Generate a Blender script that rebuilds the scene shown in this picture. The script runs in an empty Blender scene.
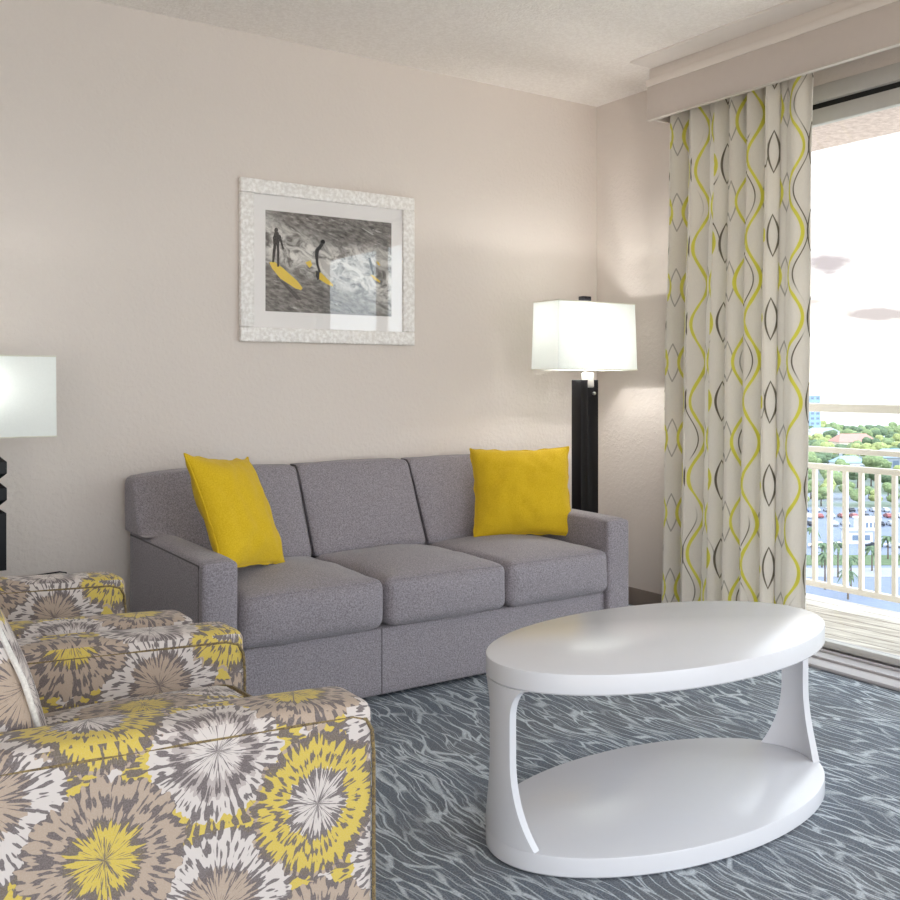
import bpy, bmesh, math, random
from mathutils import Vector, Matrix, noise as mnoise

C = bpy.context.scene.collection
PI = math.pi
rnd = random.Random(7)

# ------------------------------------------------------------------ materials
class S:
    """a node socket with arithmetic"""
    def __init__(s, nt, sock): s.nt, s.s = nt, sock
    def _m(s, op, *o, clamp=False):
        n = s.nt.nodes.new('ShaderNodeMath'); n.operation = op; n.use_clamp = clamp
        for i, v in enumerate((s,) + o):
            if isinstance(v, S): s.nt.links.new(v.s, n.inputs[i])
            else: n.inputs[i].default_value = v
        return S(s.nt, n.outputs[0])
    def __add__(s, o): return s._m('ADD', o)
    def __sub__(s, o): return s._m('SUBTRACT', o)
    def __rsub__(s, o): return (s * -1.0) + o
    def __mul__(s, o): return s._m('MULTIPLY', o)
    def __truediv__(s, o): return s._m('DIVIDE', o)
    __radd__ = __add__; __rmul__ = __mul__
    def abs(s): return s._m('ABSOLUTE')
    def cos(s): return s._m('COSINE')
    def sin(s): return s._m('SINE')
    def rnd(s): return s._m('ROUND')
    def frac(s): return s._m('FRACT')
    def sqrt(s): return s._m('SQRT')
    def lt(s, o): return s._m('LESS_THAN', o)
    def gt(s, o): return s._m('GREATER_THAN', o)
    def max(s, o): return s._m('MAXIMUM', o)
    def min(s, o): return s._m('MINIMUM', o)
    def pmod(s, o): return s._m('FLOORED_MODULO', o)
    def step(s, a, b):
        n = s.nt.nodes.new('ShaderNodeMapRange'); n.interpolation_type = 'SMOOTHSTEP'
        s.nt.links.new(s.s, n.inputs['Value'])
        n.inputs['From Min'].default_value = a; n.inputs['From Max'].default_value = b
        return S(s.nt, n.outputs[0])
    def lin(s, a, b, c, d):
        n = s.nt.nodes.new('ShaderNodeMapRange')
        s.nt.links.new(s.s, n.inputs['Value'])
        for k, v in zip(('From Min', 'From Max', 'To Min', 'To Max'), (a, b, c, d)): n.inputs[k].default_value = v
        return S(s.nt, n.outputs[0])

def lin1(c): return c / 12.92 if c <= .04045 else ((c + .055) / 1.055) ** 2.4
def rgb(r, g, b): return (lin1(r / 255), lin1(g / 255), lin1(b / 255), 1)

class Mat:
    def __init__(m, name, color=(.5, .5, .5, 1), rough=.6, metal=0, spec=.5):
        m.m = bpy.data.materials.new(name); m.m.use_nodes = True
        m.nt = m.m.node_tree; m.b = m.nt.nodes['Principled BSDF']; m.out = m.nt.nodes['Material Output']
        m.b.inputs['Base Color'].default_value = color
        m.b.inputs['Roughness'].default_value = rough; m.b.inputs['Metallic'].default_value = metal
        m.b.inputs['Specular IOR Level'].default_value = spec
    def new(m, t): return m.nt.nodes.new(t)
    def link(m, a, b): m.nt.links.new(a.s if isinstance(a, S) else a, b)
    def coord(m, kind='Object'):
        return S(m.nt, m.new('ShaderNodeTexCoord').outputs[kind])
    def xyz(m, v):
        n = m.new('ShaderNodeSeparateXYZ'); m.link(v, n.inputs[0]); return [S(m.nt, o) for o in n.outputs]
    def vec(m, x, y, z=0.0):
        n = m.new('ShaderNodeCombineXYZ')
        for i, v in enumerate((x, y, z)):
            if isinstance(v, S): m.link(v, n.inputs[i])
            else: n.inputs[i].default_value = v
        return S(m.nt, n.outputs[0])
    def noise(m, v, scale, detail=2, rough=.5, dist=0, color=False):
        n = m.new('ShaderNodeTexNoise'); m.link(v, n.inputs['Vector'])
        n.inputs['Scale'].default_value = scale; n.inputs['Detail'].default_value = detail
        n.inputs['Roughness'].default_value = rough; n.inputs['Distortion'].default_value = dist
        return S(m.nt, n.outputs['Color' if color else 'Fac'])
    def voro(m, v, scale, feature='F1', out='Distance', rand=1.0):
        n = m.new('ShaderNodeTexVoronoi'); n.feature = feature; m.link(v, n.inputs['Vector'])
        n.inputs['Scale'].default_value = scale; n.inputs['Randomness'].default_value = rand
        return S(m.nt, n.outputs[out])
    def ramp(m, f, stops, interp='LINEAR'):
        n = m.new('ShaderNodeValToRGB'); r = n.color_ramp; r.interpolation = interp
        while len(r.elements) < len(stops): r.elements.new(.5)
        for e, (p, c) in zip(r.elements, stops): e.position = p; e.color = c
        m.link(f, n.inputs[0]); return S(m.nt, n.outputs[0])
    def mix(m, f, a, b, mode='MIX'):
        n = m.new('ShaderNodeMix'); n.data_type = 'RGBA'; n.blend_type = mode
        for i, v in ((0, f), (6, a), (7, b)):
            if isinstance(v, S): m.link(v, n.inputs[i])
            else: n.inputs[i].default_value = v
        return S(m.nt, n.outputs[2])
    def color(m, c): m.link(c, m.b.inputs['Base Color']); return m
    def bump(m, h, strength=.3, dist=.01):
        n = m.new('ShaderNodeBump'); n.inputs['Strength'].default_value = strength; n.inputs['Distance'].default_value = dist
        m.link(h, n.inputs['Height']); m.link(n.outputs[0], m.b.inputs['Normal']); return m

def plain(name, c, rough=.5, metal=0, spec=.5, vary=.06, scale=30):
    m = Mat(name, c, rough, metal, spec)
    f = m.noise(m.coord(), scale, 3)
    d = tuple(x * (1 - vary) for x in c[:3]) + (1,); e = tuple(min(1, x * (1 + vary)) for x in c[:3]) + (1,)
    m.color(m.mix(f, d, e)); return m

def wall_paint(name, c, tint):
    m = Mat(name, c, .75, 0, .25); o = m.coord()
    n1 = m.noise(o, 1.1, 2); m.color(m.mix(n1, c, tint))
    h = m.noise(o, 55, 3, .55).step(.42, .62) + m.noise(o, 160, 2) * .35
    m.bump(h, .22, .004); return m
M = {}
M['wall'] = wall_paint('wall_paint', rgb(222, 213, 206), rgb(217, 208, 201))
M['wall2'] = wall_paint('wall_paint_window_side', rgb(222, 213, 206), rgb(217, 208, 201))
def ceiling_mat():
    m = Mat('popcorn_ceiling', rgb(228, 222, 216), .9, 0, .1); o = m.coord()
    h = m.noise(o, 75, 4, .7); g = m.voro(o, 95)
    m.color(m.mix(h.step(.35, .65), rgb(238, 231, 224), rgb(248, 242, 236)))
    m.bump(h * .8 + (g * -.6), .45, .008); return m
M['ceiling'] = ceiling_mat()
def carpet_mat():
    m = Mat('patterned_carpet', (.1, .12, .14, 1), .95, 0, .1); o = m.coord('Object')
    x, y, z = m.xyz(o)
    w1 = m.noise(o, 2.2, 2) - .5; w2 = m.noise(o, 11, 2) - .5
    t = x + w1 * .16 + w2 * .028
    e = m.voro(m.vec(t * 34.0, (y + x * .2) * 5.0, 0.0), 1.0, 'DISTANCE_TO_EDGE')
    e2 = m.voro(m.vec(t * 60.0 + 9.0, (y - x * .2) * 6.0, 3.0), 1.0, 'DISTANCE_TO_EDGE')
    brk = m.noise(m.vec(t * 12.0, y * 3.0, 2.0), 1.0, 1); brk2 = m.noise(m.vec(t * 12.0, y * 3.0, 7.0), 1.0, 1)
    l1 = (1.0 - e.step(.02, .085)) * brk.lin(.3, .5, .35, 1.0); l2 = (1.0 - e2.step(.01, .07)) * brk2.step(.42, .56) * .45
    fib = m.noise(o, 230, 2, .7); fib2 = m.noise(o, 80, 2, .6)
    line = l1.max(l2)
    base = m.mix(fib.step(.3, .7), rgb(84, 90, 99), rgb(138, 144, 152))
    base = m.mix(fib2.step(.35, .7) * .5, base, rgb(106, 118, 132))
    base = m.mix(w1.step(-.1, .2) * .35, base, rgb(118, 118, 118))
    ln = m.mix(fib.step(.25, .7), rgb(168, 180, 190), rgb(222, 228, 232))
    m.color(m.mix(line * (fib2.lin(.2, .8, .6, 1.1)), base, ln))
    m.bump(line * .7 + fib * .5, .5, .006); return m
M['carpet'] = carpet_mat()
def weave(name, c1, c2, c3, scale=1.0, sheen=.2):
    m = Mat(name, c1, .92, 0, .15); o = m.coord()
    f = m.noise(o, 210 * scale, 3, .75); g = m.noise(o, 75 * scale, 2, .6); k = m.noise(o, 3.5, 2)
    c = m.mix(f.step(.3, .7), c1, c2); c = m.mix(g.step(.5, .75) * .5, c, c3)
    m.color(c); m.bump(f * .6 + k * .8, .35, .003)
    m.b.inputs['Sheen Weight'].default_value = sheen; m.b.inputs['Sheen Roughness'].default_value = .5
    return m
M['sofa'] = weave('grey_heather_upholstery', rgb(114, 108, 114), rgb(164, 158, 164), rgb(134, 128, 135))
M['sofa_seam'] = weave('dark_grey_piping', rgb(62, 58, 62), rgb(92, 87, 92), rgb(70, 66, 70))
M['yellow'] = weave('yellow_cotton', rgb(204, 168, 26), rgb(220, 186, 46), rgb(211, 175, 30), 1.0, .1)
def suzani():
    m = Mat('medallion_upholstery', (.5, .5, .5, 1), .9, 0, .15)
    x, z, _ = m.xyz(m.coord('UV'))
    uv = m.coord('UV')
    DK, LT, YE, TA, GR = rgb(98, 89, 90), rgb(206, 197, 192), rgb(202, 178, 80), rgb(174, 155, 138), rgb(176, 165, 161)
    jx = (m.noise(uv, 60, 2) - .5)
    def disc(ox, oz, cols, dens, par):
        px = (x - ox) / .337; pz = (z - oz) / .24
        cx = px.rnd(); cz = pz.rnd()
        dx = (px - cx) * .337; dz = (pz - cz) * .24
        r = (dx * dx + dz * dz + 1e-8).sqrt()
        ux, uz = dx / r, dz / r
        sd = cx * 3.7 + cz * 5.3 + par
        slow = m.noise(m.vec(ux * 2.0 + sd, uz * 2.0, 1.0), 1.0, 1)
        fine = m.noise(m.vec(ux * 9.0, uz * 9.0 + sd, r * 6.0), 1.0, 1)
        rr = r + (slow - .5) * .028 + (fine - .5) * .034 + jx * .006
        ring = rr / .2
        q = ((cx + cz) * .5).frac().gt(.25)
        c = m.mix(q, m.ramp(ring, cols[0], 'CONSTANT'), m.ramp(ring, cols[1], 'CONSTANT'))
        D = m.mix(q, m.ramp(ring, dens[0]), m.ramp(ring, dens[1]))
        Dn = m.new('ShaderNodeRGBToBW'); m.link(D, Dn.inputs[0]); D = S(m.nt, Dn.outputs[0])
        st = m.noise(m.vec(ux * 15.0, uz * 15.0 + sd, r * 34.0), 1.0, 1, .5)
        k = st + D * .36 + (jx * .12)
        c = m.mix(k.step(.69, .735) * .93, c, DK)
        return c, rr
    g = lambda v: (v, v, v, 1)
    C1 = [(0, LT), (.275, YE), (.40, YE), (.545, TA), (.66, LT), (.8, TA)]
    C2 = [(0, YE), (.275, TA), (.44, TA), (.60, LT), (.76, YE)]
    C3 = [(0, TA), (.31, LT), (.47, LT), (.60, YE), (.78, TA)]
    C4 = [(0, LT), (.20, GR), (.36, LT), (.52, YE), (.72, LT)]
    D1 = [(0, g(.95)), (.07, g(.35)), (.16, g(.36)), (.26, g(.95)), (.31, g(.12)), (.375, g(.72)), (.43, g(.08)), (.53, g(.85)), (.64, g(.4)), (.80, g(.6))]
    D2 = [(0, g(.95)), (.07, g(.3)), (.13, g(.5)), (.18, g(.15)), (.27, g(.95)), (.33, g(.2)), (.42, g(.8)), (.50, g(.2)), (.59, g(.75)), (.68, g(.3)), (.8, g(.6))]
    D3 = [(0, g(.9)), (.08, g(.3)), (.2, g(.3)), (.30, g(.8)), (.38, g(.25)), (.46, g(.6)), (.52, g(.25)), (.60, g(.8)), (.68, g(.2)), (.80, g(.7))]
    ca, ra = disc(.69, .468, (C1, C2), (D1, D2), 0.0)
    cb, rb = disc(.69 - .168, .468 - .12, (C3, C4), (D3, D3), 11.0)
    c = m.mix(ra.lt(.116), cb, ca)
    f = m.noise(uv, 420, 2, .7)
    c = m.mix(f.step(.35, .75) * .18, c, LT)
    m.color(c); m.bump(f, .3, .002)
    m.b.inputs['Sheen Weight'].default_value = .15
    return m
M['suzani'] = suzani()
M['welt'] = weave('brown_and_yellow_welt', rgb(86, 74, 66), rgb(150, 130, 84), rgb(74, 64, 60))
M['white_welt'] = weave('pale_welt', rgb(206, 202, 196), rgb(228, 224, 218), rgb(190, 186, 180))
def curtain_mat():
    m = Mat('wave_print_curtain', (.6, .6, .55, 1), .85, 0, .15)
    u, v, _ = m.xyz(m.coord('UV'))
    uv = m.coord('UV')
    BASE1, BASE2 = rgb(232, 228, 221), rgb(242, 238, 232)
    YE, DK, GR = rgb(228, 224, 108), rgb(122, 116, 102), rgb(168, 164, 156)
    W, Pp = .30, .356
    wob = (m.noise(uv, 5, 1) - .5) * .012
    a = (((u + wob) / W).frac() - .5).abs() * W            # 0 at a column's centre, W/2 between columns
    b = (a * -1.0) + W / 2
    cv = (v * (2 * PI / Pp)).cos()
    th = m.noise(m.vec(u * 2.0, v * 1.0), 9, 1).lin(.3, .7, .0055, .0095)
    yel = ((a - (cv * .036 + .064)).abs() - th).step(.0012, -.0012)
    eye = ((b - (cv * .026)).abs() - (cv.max(0.0) * .0035 + .002)).step(.0012, -.0012) * cv.gt(-.08)
    gl = ((a - (cv * -.030)).abs() - .0035).step(.001, -.001) * (cv * -1.0).gt(-.05)
    dk2 = ((a - (cv * .033 + .092)).abs() - .0028).step(.001, -.001) * m.noise(m.vec(u, v * .3), 6, 1).step(.5, .6)
    fb = m.noise(m.vec(u * 1.0, v * .25), 260, 2, .6)
    c = m.mix(fb, BASE1, BASE2)
    c = m.mix(gl * .8, c, GR); c = m.mix(dk2, c, DK); c = m.mix(yel, c, YE); c = m.mix(eye, c, DK)
    m.color(c)
    # thin cloth lets a little daylight through
    tr = m.new('ShaderNodeBsdfTranslucent'); m.link(c, tr.inputs[0])
    mx = m.new('ShaderNodeMixShader'); mx.inputs[0].default_value = .42
    m.link(m.b.outputs[0], mx.inputs[1]); m.link(tr.outputs[0], mx.inputs[2]); m.link(mx.outputs[0], m.out.inputs[0])
    return m
M['curtain'] = curtain_mat()
M['lining'] = plain('curtain_lining', rgb(226, 219, 210), .9)
M['table'] = plain('white_lacquer', rgb(219, 220, 225), .22, 0, .4, .01)
M['trim'] = plain('painted_valance', rgb(202, 192, 185), .6, 0, .3, .02)
M['trim_light'] = plain('painted_ceiling_board', rgb(226, 218, 211), .6, 0, .3, .02)
M['black'] = plain('black_stained_wood', rgb(13, 11, 16), .4, 0, .3, .15)
M['chrome'] = plain('brushed_nickel', rgb(200, 196, 192), .3, 1)
M['acrylic'] = plain('frosted_acrylic', rgb(206, 200, 195), .3)
def shade_mat():
    m = Mat('white_lamp_fabric', rgb(240, 241, 236), .9, 0, .1)
    o = m.coord(); f = m.noise(o, 160, 2)
    m.color(m.mix(f, rgb(236, 239, 236), rgb(246, 248, 246)))
    tr = m.new('ShaderNodeBsdfTranslucent'); tr.inputs[0].default_value = rgb(249, 251, 250)
    mx = m.new('ShaderNodeMixShader'); mx.inputs[0].default_value = .27
    m.link(m.b.outputs[0], mx.inputs[1]); m.link(tr.outputs[0], mx.inputs[2]); m.link(mx.outputs[0], m.out.inputs[0])
    return m
M['shade'] = shade_mat()
def bulb_mat():
    m = Mat('lit_bulb', (1, 1, 1, 1)); m.b.inputs['Emission Color'].default_value = (1, .93, .82, 1); m.b.inputs['Emission Strength'].default_value = 2; return m
M['bulb'] = bulb_mat()
def glass_mat(name, f0, tint=(1, 1, 1, 1)):
    """clear sheet: see-through with a Schlick reflection"""
    m = Mat(name); nt = m.nt; nt.nodes.remove(m.b)
    t = m.new('ShaderNodeBsdfTransparent'); t.inputs[0].default_value = tint
    g = m.new('ShaderNodeBsdfGlossy'); g.inputs['Roughness'].default_value = 0.0
    lw = m.new('ShaderNodeLayerWeight'); lw.inputs[0].default_value = .5
    fr = S(nt, lw.outputs['Facing'])._m('POWER', 5.0) * (1 - f0) + f0
    mx = m.new('ShaderNodeMixShader'); m.link(fr, mx.inputs[0]); m.link(t.outputs[0], mx.inputs[1]); m.link(g.outputs[0], mx.inputs[2])
    m.link(mx.outputs[0], m.out.inputs[0]); return m
M['glass'] = glass_mat('door_glass', .025, (.97, .985, .98, 1))
M['picture_glass'] = glass_mat('picture_glass', .045)
def hammered():
    m = Mat('hammered_white_frame', rgb(236, 233, 229), .35, 0, .5); o = m.coord()
    g = m.voro(o, 85); n = m.noise(o, 60, 3)
    m.color(m.mix(n.step(.35, .7), rgb(226, 222, 218), rgb(250, 248, 246)))
    m.bump(g + n * .6, .5, .005); return m
M['frame'] = hammered()
M['frame_side'] = plain('frame_edge', rgb(120, 108, 98), .5)
M['mat'] = plain('picture_mat', rgb(240, 237, 236), .9, 0, .1, .01)
def print_mat():
    m = Mat('surf_print', (.3, .3, .3, 1), .6, 0, .3); o = m.coord('UV')
    u, v, _ = m.xyz(o)
    s = u * .8 + v * .55; t = v - u * -.55
    st = m.noise(m.vec(u * 3.0 - v * 1.5, v * 9.0 + u * 5.0), 2.2, 5, .65, .6)
    fo = m.noise(m.vec(u * 6.0, v * 6.0 + u * 2.0), 1.3, 5, .7, 1.2)
    ripple = m.noise(m.vec(u * 14.0 - v * 6.0, v * 30.0 + u * 14.0), 1.0, 3, .6)
    sea = m.mix(ripple.step(.3, .75), rgb(84, 80, 78), rgb(160, 155, 151))
    band = (v + u * .45 - .72).abs().step(.34, .06)
    band2 = (v - .62).abs().step(.16, .05) * .8
    foam = m.mix(fo.step(.34, .62), rgb(96, 92, 90), rgb(232, 229, 224))
    c = m.mix(band.max(band2), sea, foam)
    c = m.mix(st.step(.60, .68) * .7, c, rgb(226, 223, 219))
    m.color(c); return m
M['print'] = print_mat()
M['ink_black'] = plain('print_black', rgb(34, 32, 34), .6)
M['ink_yellow'] = plain('print_yellow', rgb(232, 200, 70), .6)
M['ink_grey'] = plain('print_grey', rgb(200, 196, 192), .6)
M['ink_dark'] = plain('print_shadow', rgb(70, 66, 66), .6)
M['alu'] = plain('white_aluminium', rgb(196, 200, 202), .4, 0, .5, .03)
M['alu_grey'] = plain('grey_aluminium', rgb(196, 194, 190), .45, 0, .5, .05)
M['skirting'] = plain('taupe_skirting', rgb(132, 120, 112), .6, 0, .3, .03)
M['sill'] = plain('grey_door_track', rgb(186, 182, 184), .5, 0, .4, .04)
M['gasket'] = plain('black_gasket', rgb(20, 20, 20), .6)
M['rail'] = plain('cream_painted_rail', rgb(244, 237, 226), .5, 0, .4, .03)
def deck_mat():
    m = Mat('weathered_deck', (.6, .58, .55, 1), .8, 0, .2); o = m.coord(); x, y, z = m.xyz(o)
    g = m.noise(m.vec(x * 14.0 + y * 3.0, y * 1.6), 2.0, 4, .6)
    pl = ((x / .11).frac() - .5).abs().gt(.46)
    c = m.mix(g.step(.3, .7), rgb(176, 166, 154), rgb(232, 226, 216)); c = m.mix(pl, c, rgb(140, 130, 120))
    m.color(c); m.bump(g, .3, .004); return m
M['deck'] = deck_mat()
def stucco():
    m = Mat('pink_grey_stucco', (.4, .36, .36, 1), .9, 0, .1); o = m.coord()
    h = m.noise(o, 26, 4, .7); m.color(m.mix(h.step(.3, .7), rgb(196, 180, 176), rgb(226, 212, 208))); m.bump(h, .6, .01); return m
M['stucco'] = stucco()
def ground_mat():
    m = Mat('distant_ground', (.2, .2, .2, 1), .9, 0, .1); o = m.coord()
    a = m.noise(o, .02, 3); b = m.noise(o, .3, 3)
    c = m.mix(a.step(.42, .55), rgb(120, 128, 142), rgb(92, 110, 84)); c = m.mix(b * .4, c, rgb(190, 190, 196))
    m.color(c); return m
M['ground'] = ground_mat()
M['asphalt'] = plain('pale_asphalt', rgb(128, 136, 154), .9, 0, .1, .12, .5)
M['concrete'] = plain('pale_concrete', rgb(158, 160, 170), .9, 0, .1, .06, .6)
M['lawn'] = plain('lawn', rgb(104, 120, 92), .95, 0, .1, .25, .4)
def water():
    m = Mat('bright_water', rgb(190, 196, 202), .35, 0, .5); o = m.coord()
    m.bump(m.noise(o, .05, 4), .4, 2.0); return m
M['water'] = water()
def leaf(name, a, b):
    m = Mat(name, a, .9, 0, .1); o = m.coord(); h = m.noise(o, 1.4, 4, .7)
    m.color(m.mix(h.step(.3, .7), a, b)); m.bump(h, 1, .5); return m
M['leaf0'] = leaf('dark_leaves', rgb(82, 100, 84), rgb(128, 146, 112))
M['leaf1'] = leaf('green_leaves', rgb(104, 124, 92), rgb(158, 172, 124))
M['leaf2'] = leaf('yellow_green_leaves', rgb(138, 150, 98), rgb(190, 196, 136))
M['bark'] = plain('bark', rgb(104, 90, 78), .9)
for k, c in dict(car_white=(240, 240, 242), car_silver=(176, 182, 192), car_blue=(90, 112, 156), car_red=(150, 84, 84), car_dark=(44, 48, 58)).items():
    M[k] = plain(k.replace('car_', '') + '_car_paint', rgb(*c), .3)
M['car_glass'] = plain('car_window', rgb(30, 38, 50), .2)
M['tyre'] = plain('tyre_rubber', rgb(28, 28, 30), .8)
for k, c in dict(h_white=(232, 232, 236), h_blue=(150, 176, 206), h_red=(190, 140, 130), h_grey=(160, 166, 178), h_cream=(226, 214, 196)).items():
    M[k] = plain(k[2:] + '_building_finish', rgb(*c), .8)
M['pane'] = plain('building_window', rgb(112, 128, 150), .3)

# ------------------------------------------------------------------ mesh helpers
def uvbox(me):
    uv = me.uv_layers.new(name='uv') if not me.uv_layers else me.uv_layers[0]
    for p in me.polygons:
        n = p.normal; a = max(range(3), key=lambda i: abs(n[i]))
        for li in p.loop_indices:
            v = me.vertices[me.loops[li].vertex_index].co
            uv.data[li].uv = ((v.y, v.z), (v.x, v.z), (v.x, v.y))[a]
def obj(name, bm, mats, parent=None, smooth=True, uv=False, angle=40):
    me = bpy.data.meshes.new(name); bm.normal_update(); bm.to_mesh(me); bm.free()
    for m in (mats if isinstance(mats, (list, tuple)) else [mats]): me.materials.append(m.m)
    if uv: uvbox(me)
    if smooth:
        me.polygons.foreach_set('use_smooth', [True] * len(me.polygons))
        me.set_sharp_from_angle(angle=math.radians(angle))
    o = bpy.data.objects.new(name, me); C.objects.link(o)
    if parent: o.parent = parent
    return o
def tag(o, label, cat, group=None, kind=None):
    o['label'] = label; o['category'] = cat
    if group: o['group'] = group
    if kind: o['kind'] = kind
    return o
def thing(name, label, cat, loc=(0, 0, 0), rz=0, group=None):
    o = bpy.data.objects.new(name, None); C.objects.link(o); o.empty_display_size = .1
    o.location = loc; o.rotation_euler = (0, 0, rz); return tag(o, label, cat, group)
def struct(o, label=None, cat=None):
    o['kind'] = 'structure'
    if label: o['label'] = label; o['category'] = cat
    return o
def copy_tree(o, parent=None):
    c = o.copy(); C.objects.link(c)
    if parent: c.parent = parent
    for ch in list(o.children): copy_tree(ch, c)
    return c
def box(bm, x0, x1, y0, y1, z0, z1, bev=0, seg=2, mi=0):
    r = bmesh.ops.create_cube(bm, size=1)
    vs = r['verts']
    for v in vs: v.co = Vector(((x0 + x1) / 2 + v.co.x * (x1 - x0), (y0 + y1) / 2 + v.co.y * (y1 - y0), (z0 + z1) / 2 + v.co.z * (z1 - z0)))
    fs = {f for v in vs for f in v.link_faces}
    for f in fs: f.material_index = mi
    if bev:
        es = {e for v in vs for e in v.link_edges}
        bmesh.ops.bevel(bm, geom=list(es), offset=bev, segments=seg, profile=.5, affect='EDGES', clamp_overlap=True)
    return bm
def B(*a, **k): return box(bmesh.new(), *a, **k)
def tube(bm, pts, r, n=8, closed=False, mi=0):
    pts = [Vector(p) for p in pts]; N = len(pts); rings = []
    for i, p in enumerate(pts):
        a = pts[(i - 1) % N] if closed or i else p; b = pts[(i + 1) % N] if closed or i < N - 1 else p
        d = (b - a).normalized(); up = Vector((0, 0, 1)) if abs(d.z) < .9 else Vector((1, 0, 0))
        s = d.cross(up).normalized(); t = s.cross(d)
        rings.append([bm.verts.new(p + (s * math.cos(2 * PI * k / n) + t * math.sin(2 * PI * k / n)) * r) for k in range(n)])
    for i in range(N if closed else N - 1):
        A, D = rings[i], rings[(i + 1) % N]
        for k in range(n): bm.faces.new((A[k], A[(k + 1) % n], D[(k + 1) % n], D[k])).material_index = mi
    if not closed: bm.faces.new(list(reversed(rings[0]))); bm.faces.new(rings[-1])
    bmesh.ops.recalc_face_normals(bm, faces=bm.faces); return bm
def lathe(bm, prof, n=24, c=(0, 0), sq=None):
    rings = []
    for r, z in prof: rings.append([bm.verts.new((c[0] + r * math.cos(2 * PI * k / n + (PI / n if sq else 0)), c[1] + r * math.sin(2 * PI * k / n + (PI / n if sq else 0)), z)) for k in range(n)])
    for A, D in zip(rings, rings[1:]):
        for k in range(n): bm.faces.new((A[k], A[(k + 1) % n], D[(k + 1) % n], D[k]))
    bm.faces.new(list(reversed(rings[0]))); bm.faces.new(rings[-1]); bmesh.ops.recalc_face_normals(bm, faces=bm.faces); return bm
def roundbox(x0, x1, y0, y1, z0, z1, r=.03, n=14, bulge=(0, 0, 0), wr=0, seed=0, fn=None):
    """soft upholstered block: rounded edges, crowned faces, faint wrinkles"""
    bm = bmesh.new(); bmesh.ops.create_cube(bm, size=2)
    bmesh.ops.subdivide_edges(bm, edges=bm.edges[:], cuts=n, use_grid_fill=True)
    h = Vector(((x1 - x0) / 2, (y1 - y0) / 2, (z1 - z0) / 2)); c = Vector(((x0 + x1) / 2, (y0 + y1) / 2, (z0 + z1) / 2))
    for v in bm.verts:
        q = Vector([math.sin(a * PI / 2) if abs(a) < .9999 else a for a in v.co])
        p = Vector([q[i] * h[i] for i in range(3)])
        inn = Vector([max(-(h[i] - r), min(h[i] - r, p[i])) for i in range(3)])
        d = p - inn
        if d.length > 1e-9: p = inn + d.normalized() * r
        f = [1 - min(1, abs(p[i] / h[i])) ** 2.2 for i in range(3)]
        for i in range(3):
            if bulge[i] and abs(q[i]) > .02:
                j, k = [m for m in range(3) if m != i]
                p[i] += bulge[i] * (p[i] / h[i]) * f[j] * f[k]
        p += c
        if wr: p += Vector((0, 0, 1)) * wr * mnoise.noise(p * 9 + Vector((seed, 0, 0))) + Vector((0, 1, 0)) * wr * mnoise.noise(p * 11 + Vector((0, seed, 4)))
        if fn: p = Vector(fn(p))
        v.co = p
    return bm
def pillow(w, h, t, n=30, seed=0, pinch=.075):
    """throw cushion standing in the x/z plane, base at z=0, thickness along y"""
    bm = bmesh.new(); G = {}
    for s in (1, -1):
        for i in range(n + 1):
            for j in range(n + 1):
                u = math.sin((i / n * 2 - 1) * PI / 2); v = math.sin((j / n * 2 - 1) * PI / 2)
                rim = i in (0, n) or j in (0, n)
                if rim and s < 0: G[s, i, j] = G[1, i, j]; continue
                e = max(0, (1 - abs(u) ** 2.6)) ** .55 * max(0, (1 - abs(v) ** 2.6)) ** .55
                x = u * w / 2 * (1 - pinch * (1 - v * v)); z = v * h / 2 * (1 - pinch * (1 - u * u))
                y = -s * t / 2 * e
                nn = mnoise.noise(Vector((x * 7 + seed, z * 7, s * 3))) * .016 + mnoise.noise(Vector((x * 22 + seed, z * 18, s * 3))) * .014
                y += -s * nn * (e ** .5) 
                if rim: x += mnoise.noise(Vector((z * 22, seed, 1))) * .009; z += mnoise.noise(Vector((x * 22, seed, 5))) * .009
                G[s, i, j] = bm.verts.new((x, y, z + h / 2))
    for s in (1, -1):
        for i in range(n):
            for j in range(n):
                q = [G[s, i, j], G[s, i + 1, j], G[s, i + 1, j + 1], G[s, i, j + 1]]
                bm.faces.new(q if s > 0 else q[::-1])
    rim = [G[1, i, 0].co.copy() for i in range(n)] + [G[1, n, j].co.copy() for j in range(n)] + [G[1, i, n].co.copy() for i in range(n, 0, -1)] + [G[1, 0, j].co.copy() for j in range(n, 0, -1)]
    return bm, rim

# ------------------------------------------------------------------ room shell
WX, WY, CZ = 3.625, 3.95, 2.646
XL, YB = -2.6, -2.2
DY0, DY1, DZ0, DZ1 = .45, 3.22, .0, 2.415        # opening of the balcony door
bm = B(XL, WX, YB, WY, -.12, 0); struct(obj('floor', bm, M['carpet'], smooth=False), 'blue grey carpet patterned with pale wavy branching lines', 'carpet')
struct(obj('ceiling', B(XL, WX + .14, YB, WY + .12, CZ, CZ + .12), M['ceiling'], smooth=False), 'off-white popcorn textured ceiling', 'ceiling')
struct(obj('wall_back', B(XL, WX + .14, WY, WY + .12, -.12, CZ), M['wall'], smooth=False), 'beige textured wall behind the grey sofa', 'wall')
bm = bmesh.new()
box(bm, WX, WX + .14, DY1, WY, -.12, CZ); box(bm, WX, WX + .14, YB, DY0, -.12, CZ); box(bm, WX, WX + .14, DY0, DY1, DZ1, CZ)
box(bm, WX, WX + .14, DY0, DY1, -.12, 0)
struct(obj('wall_right', bm, M['wall2'], smooth=False), 'beige wall holding the glass balcony door', 'wall')
struct(obj('wall_left', B(XL - .12, XL, YB, WY + .12, -.12, CZ), M['wall'], smooth=False), 'beige wall opposite the balcony door', 'wall')
struct(obj('baseboard_back', B(XL, WX - .012, WY - .012, WY, 0, .09, bev=.003), M['skirting']), 'low painted baseboard under the sofa wall', 'baseboard')
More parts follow.
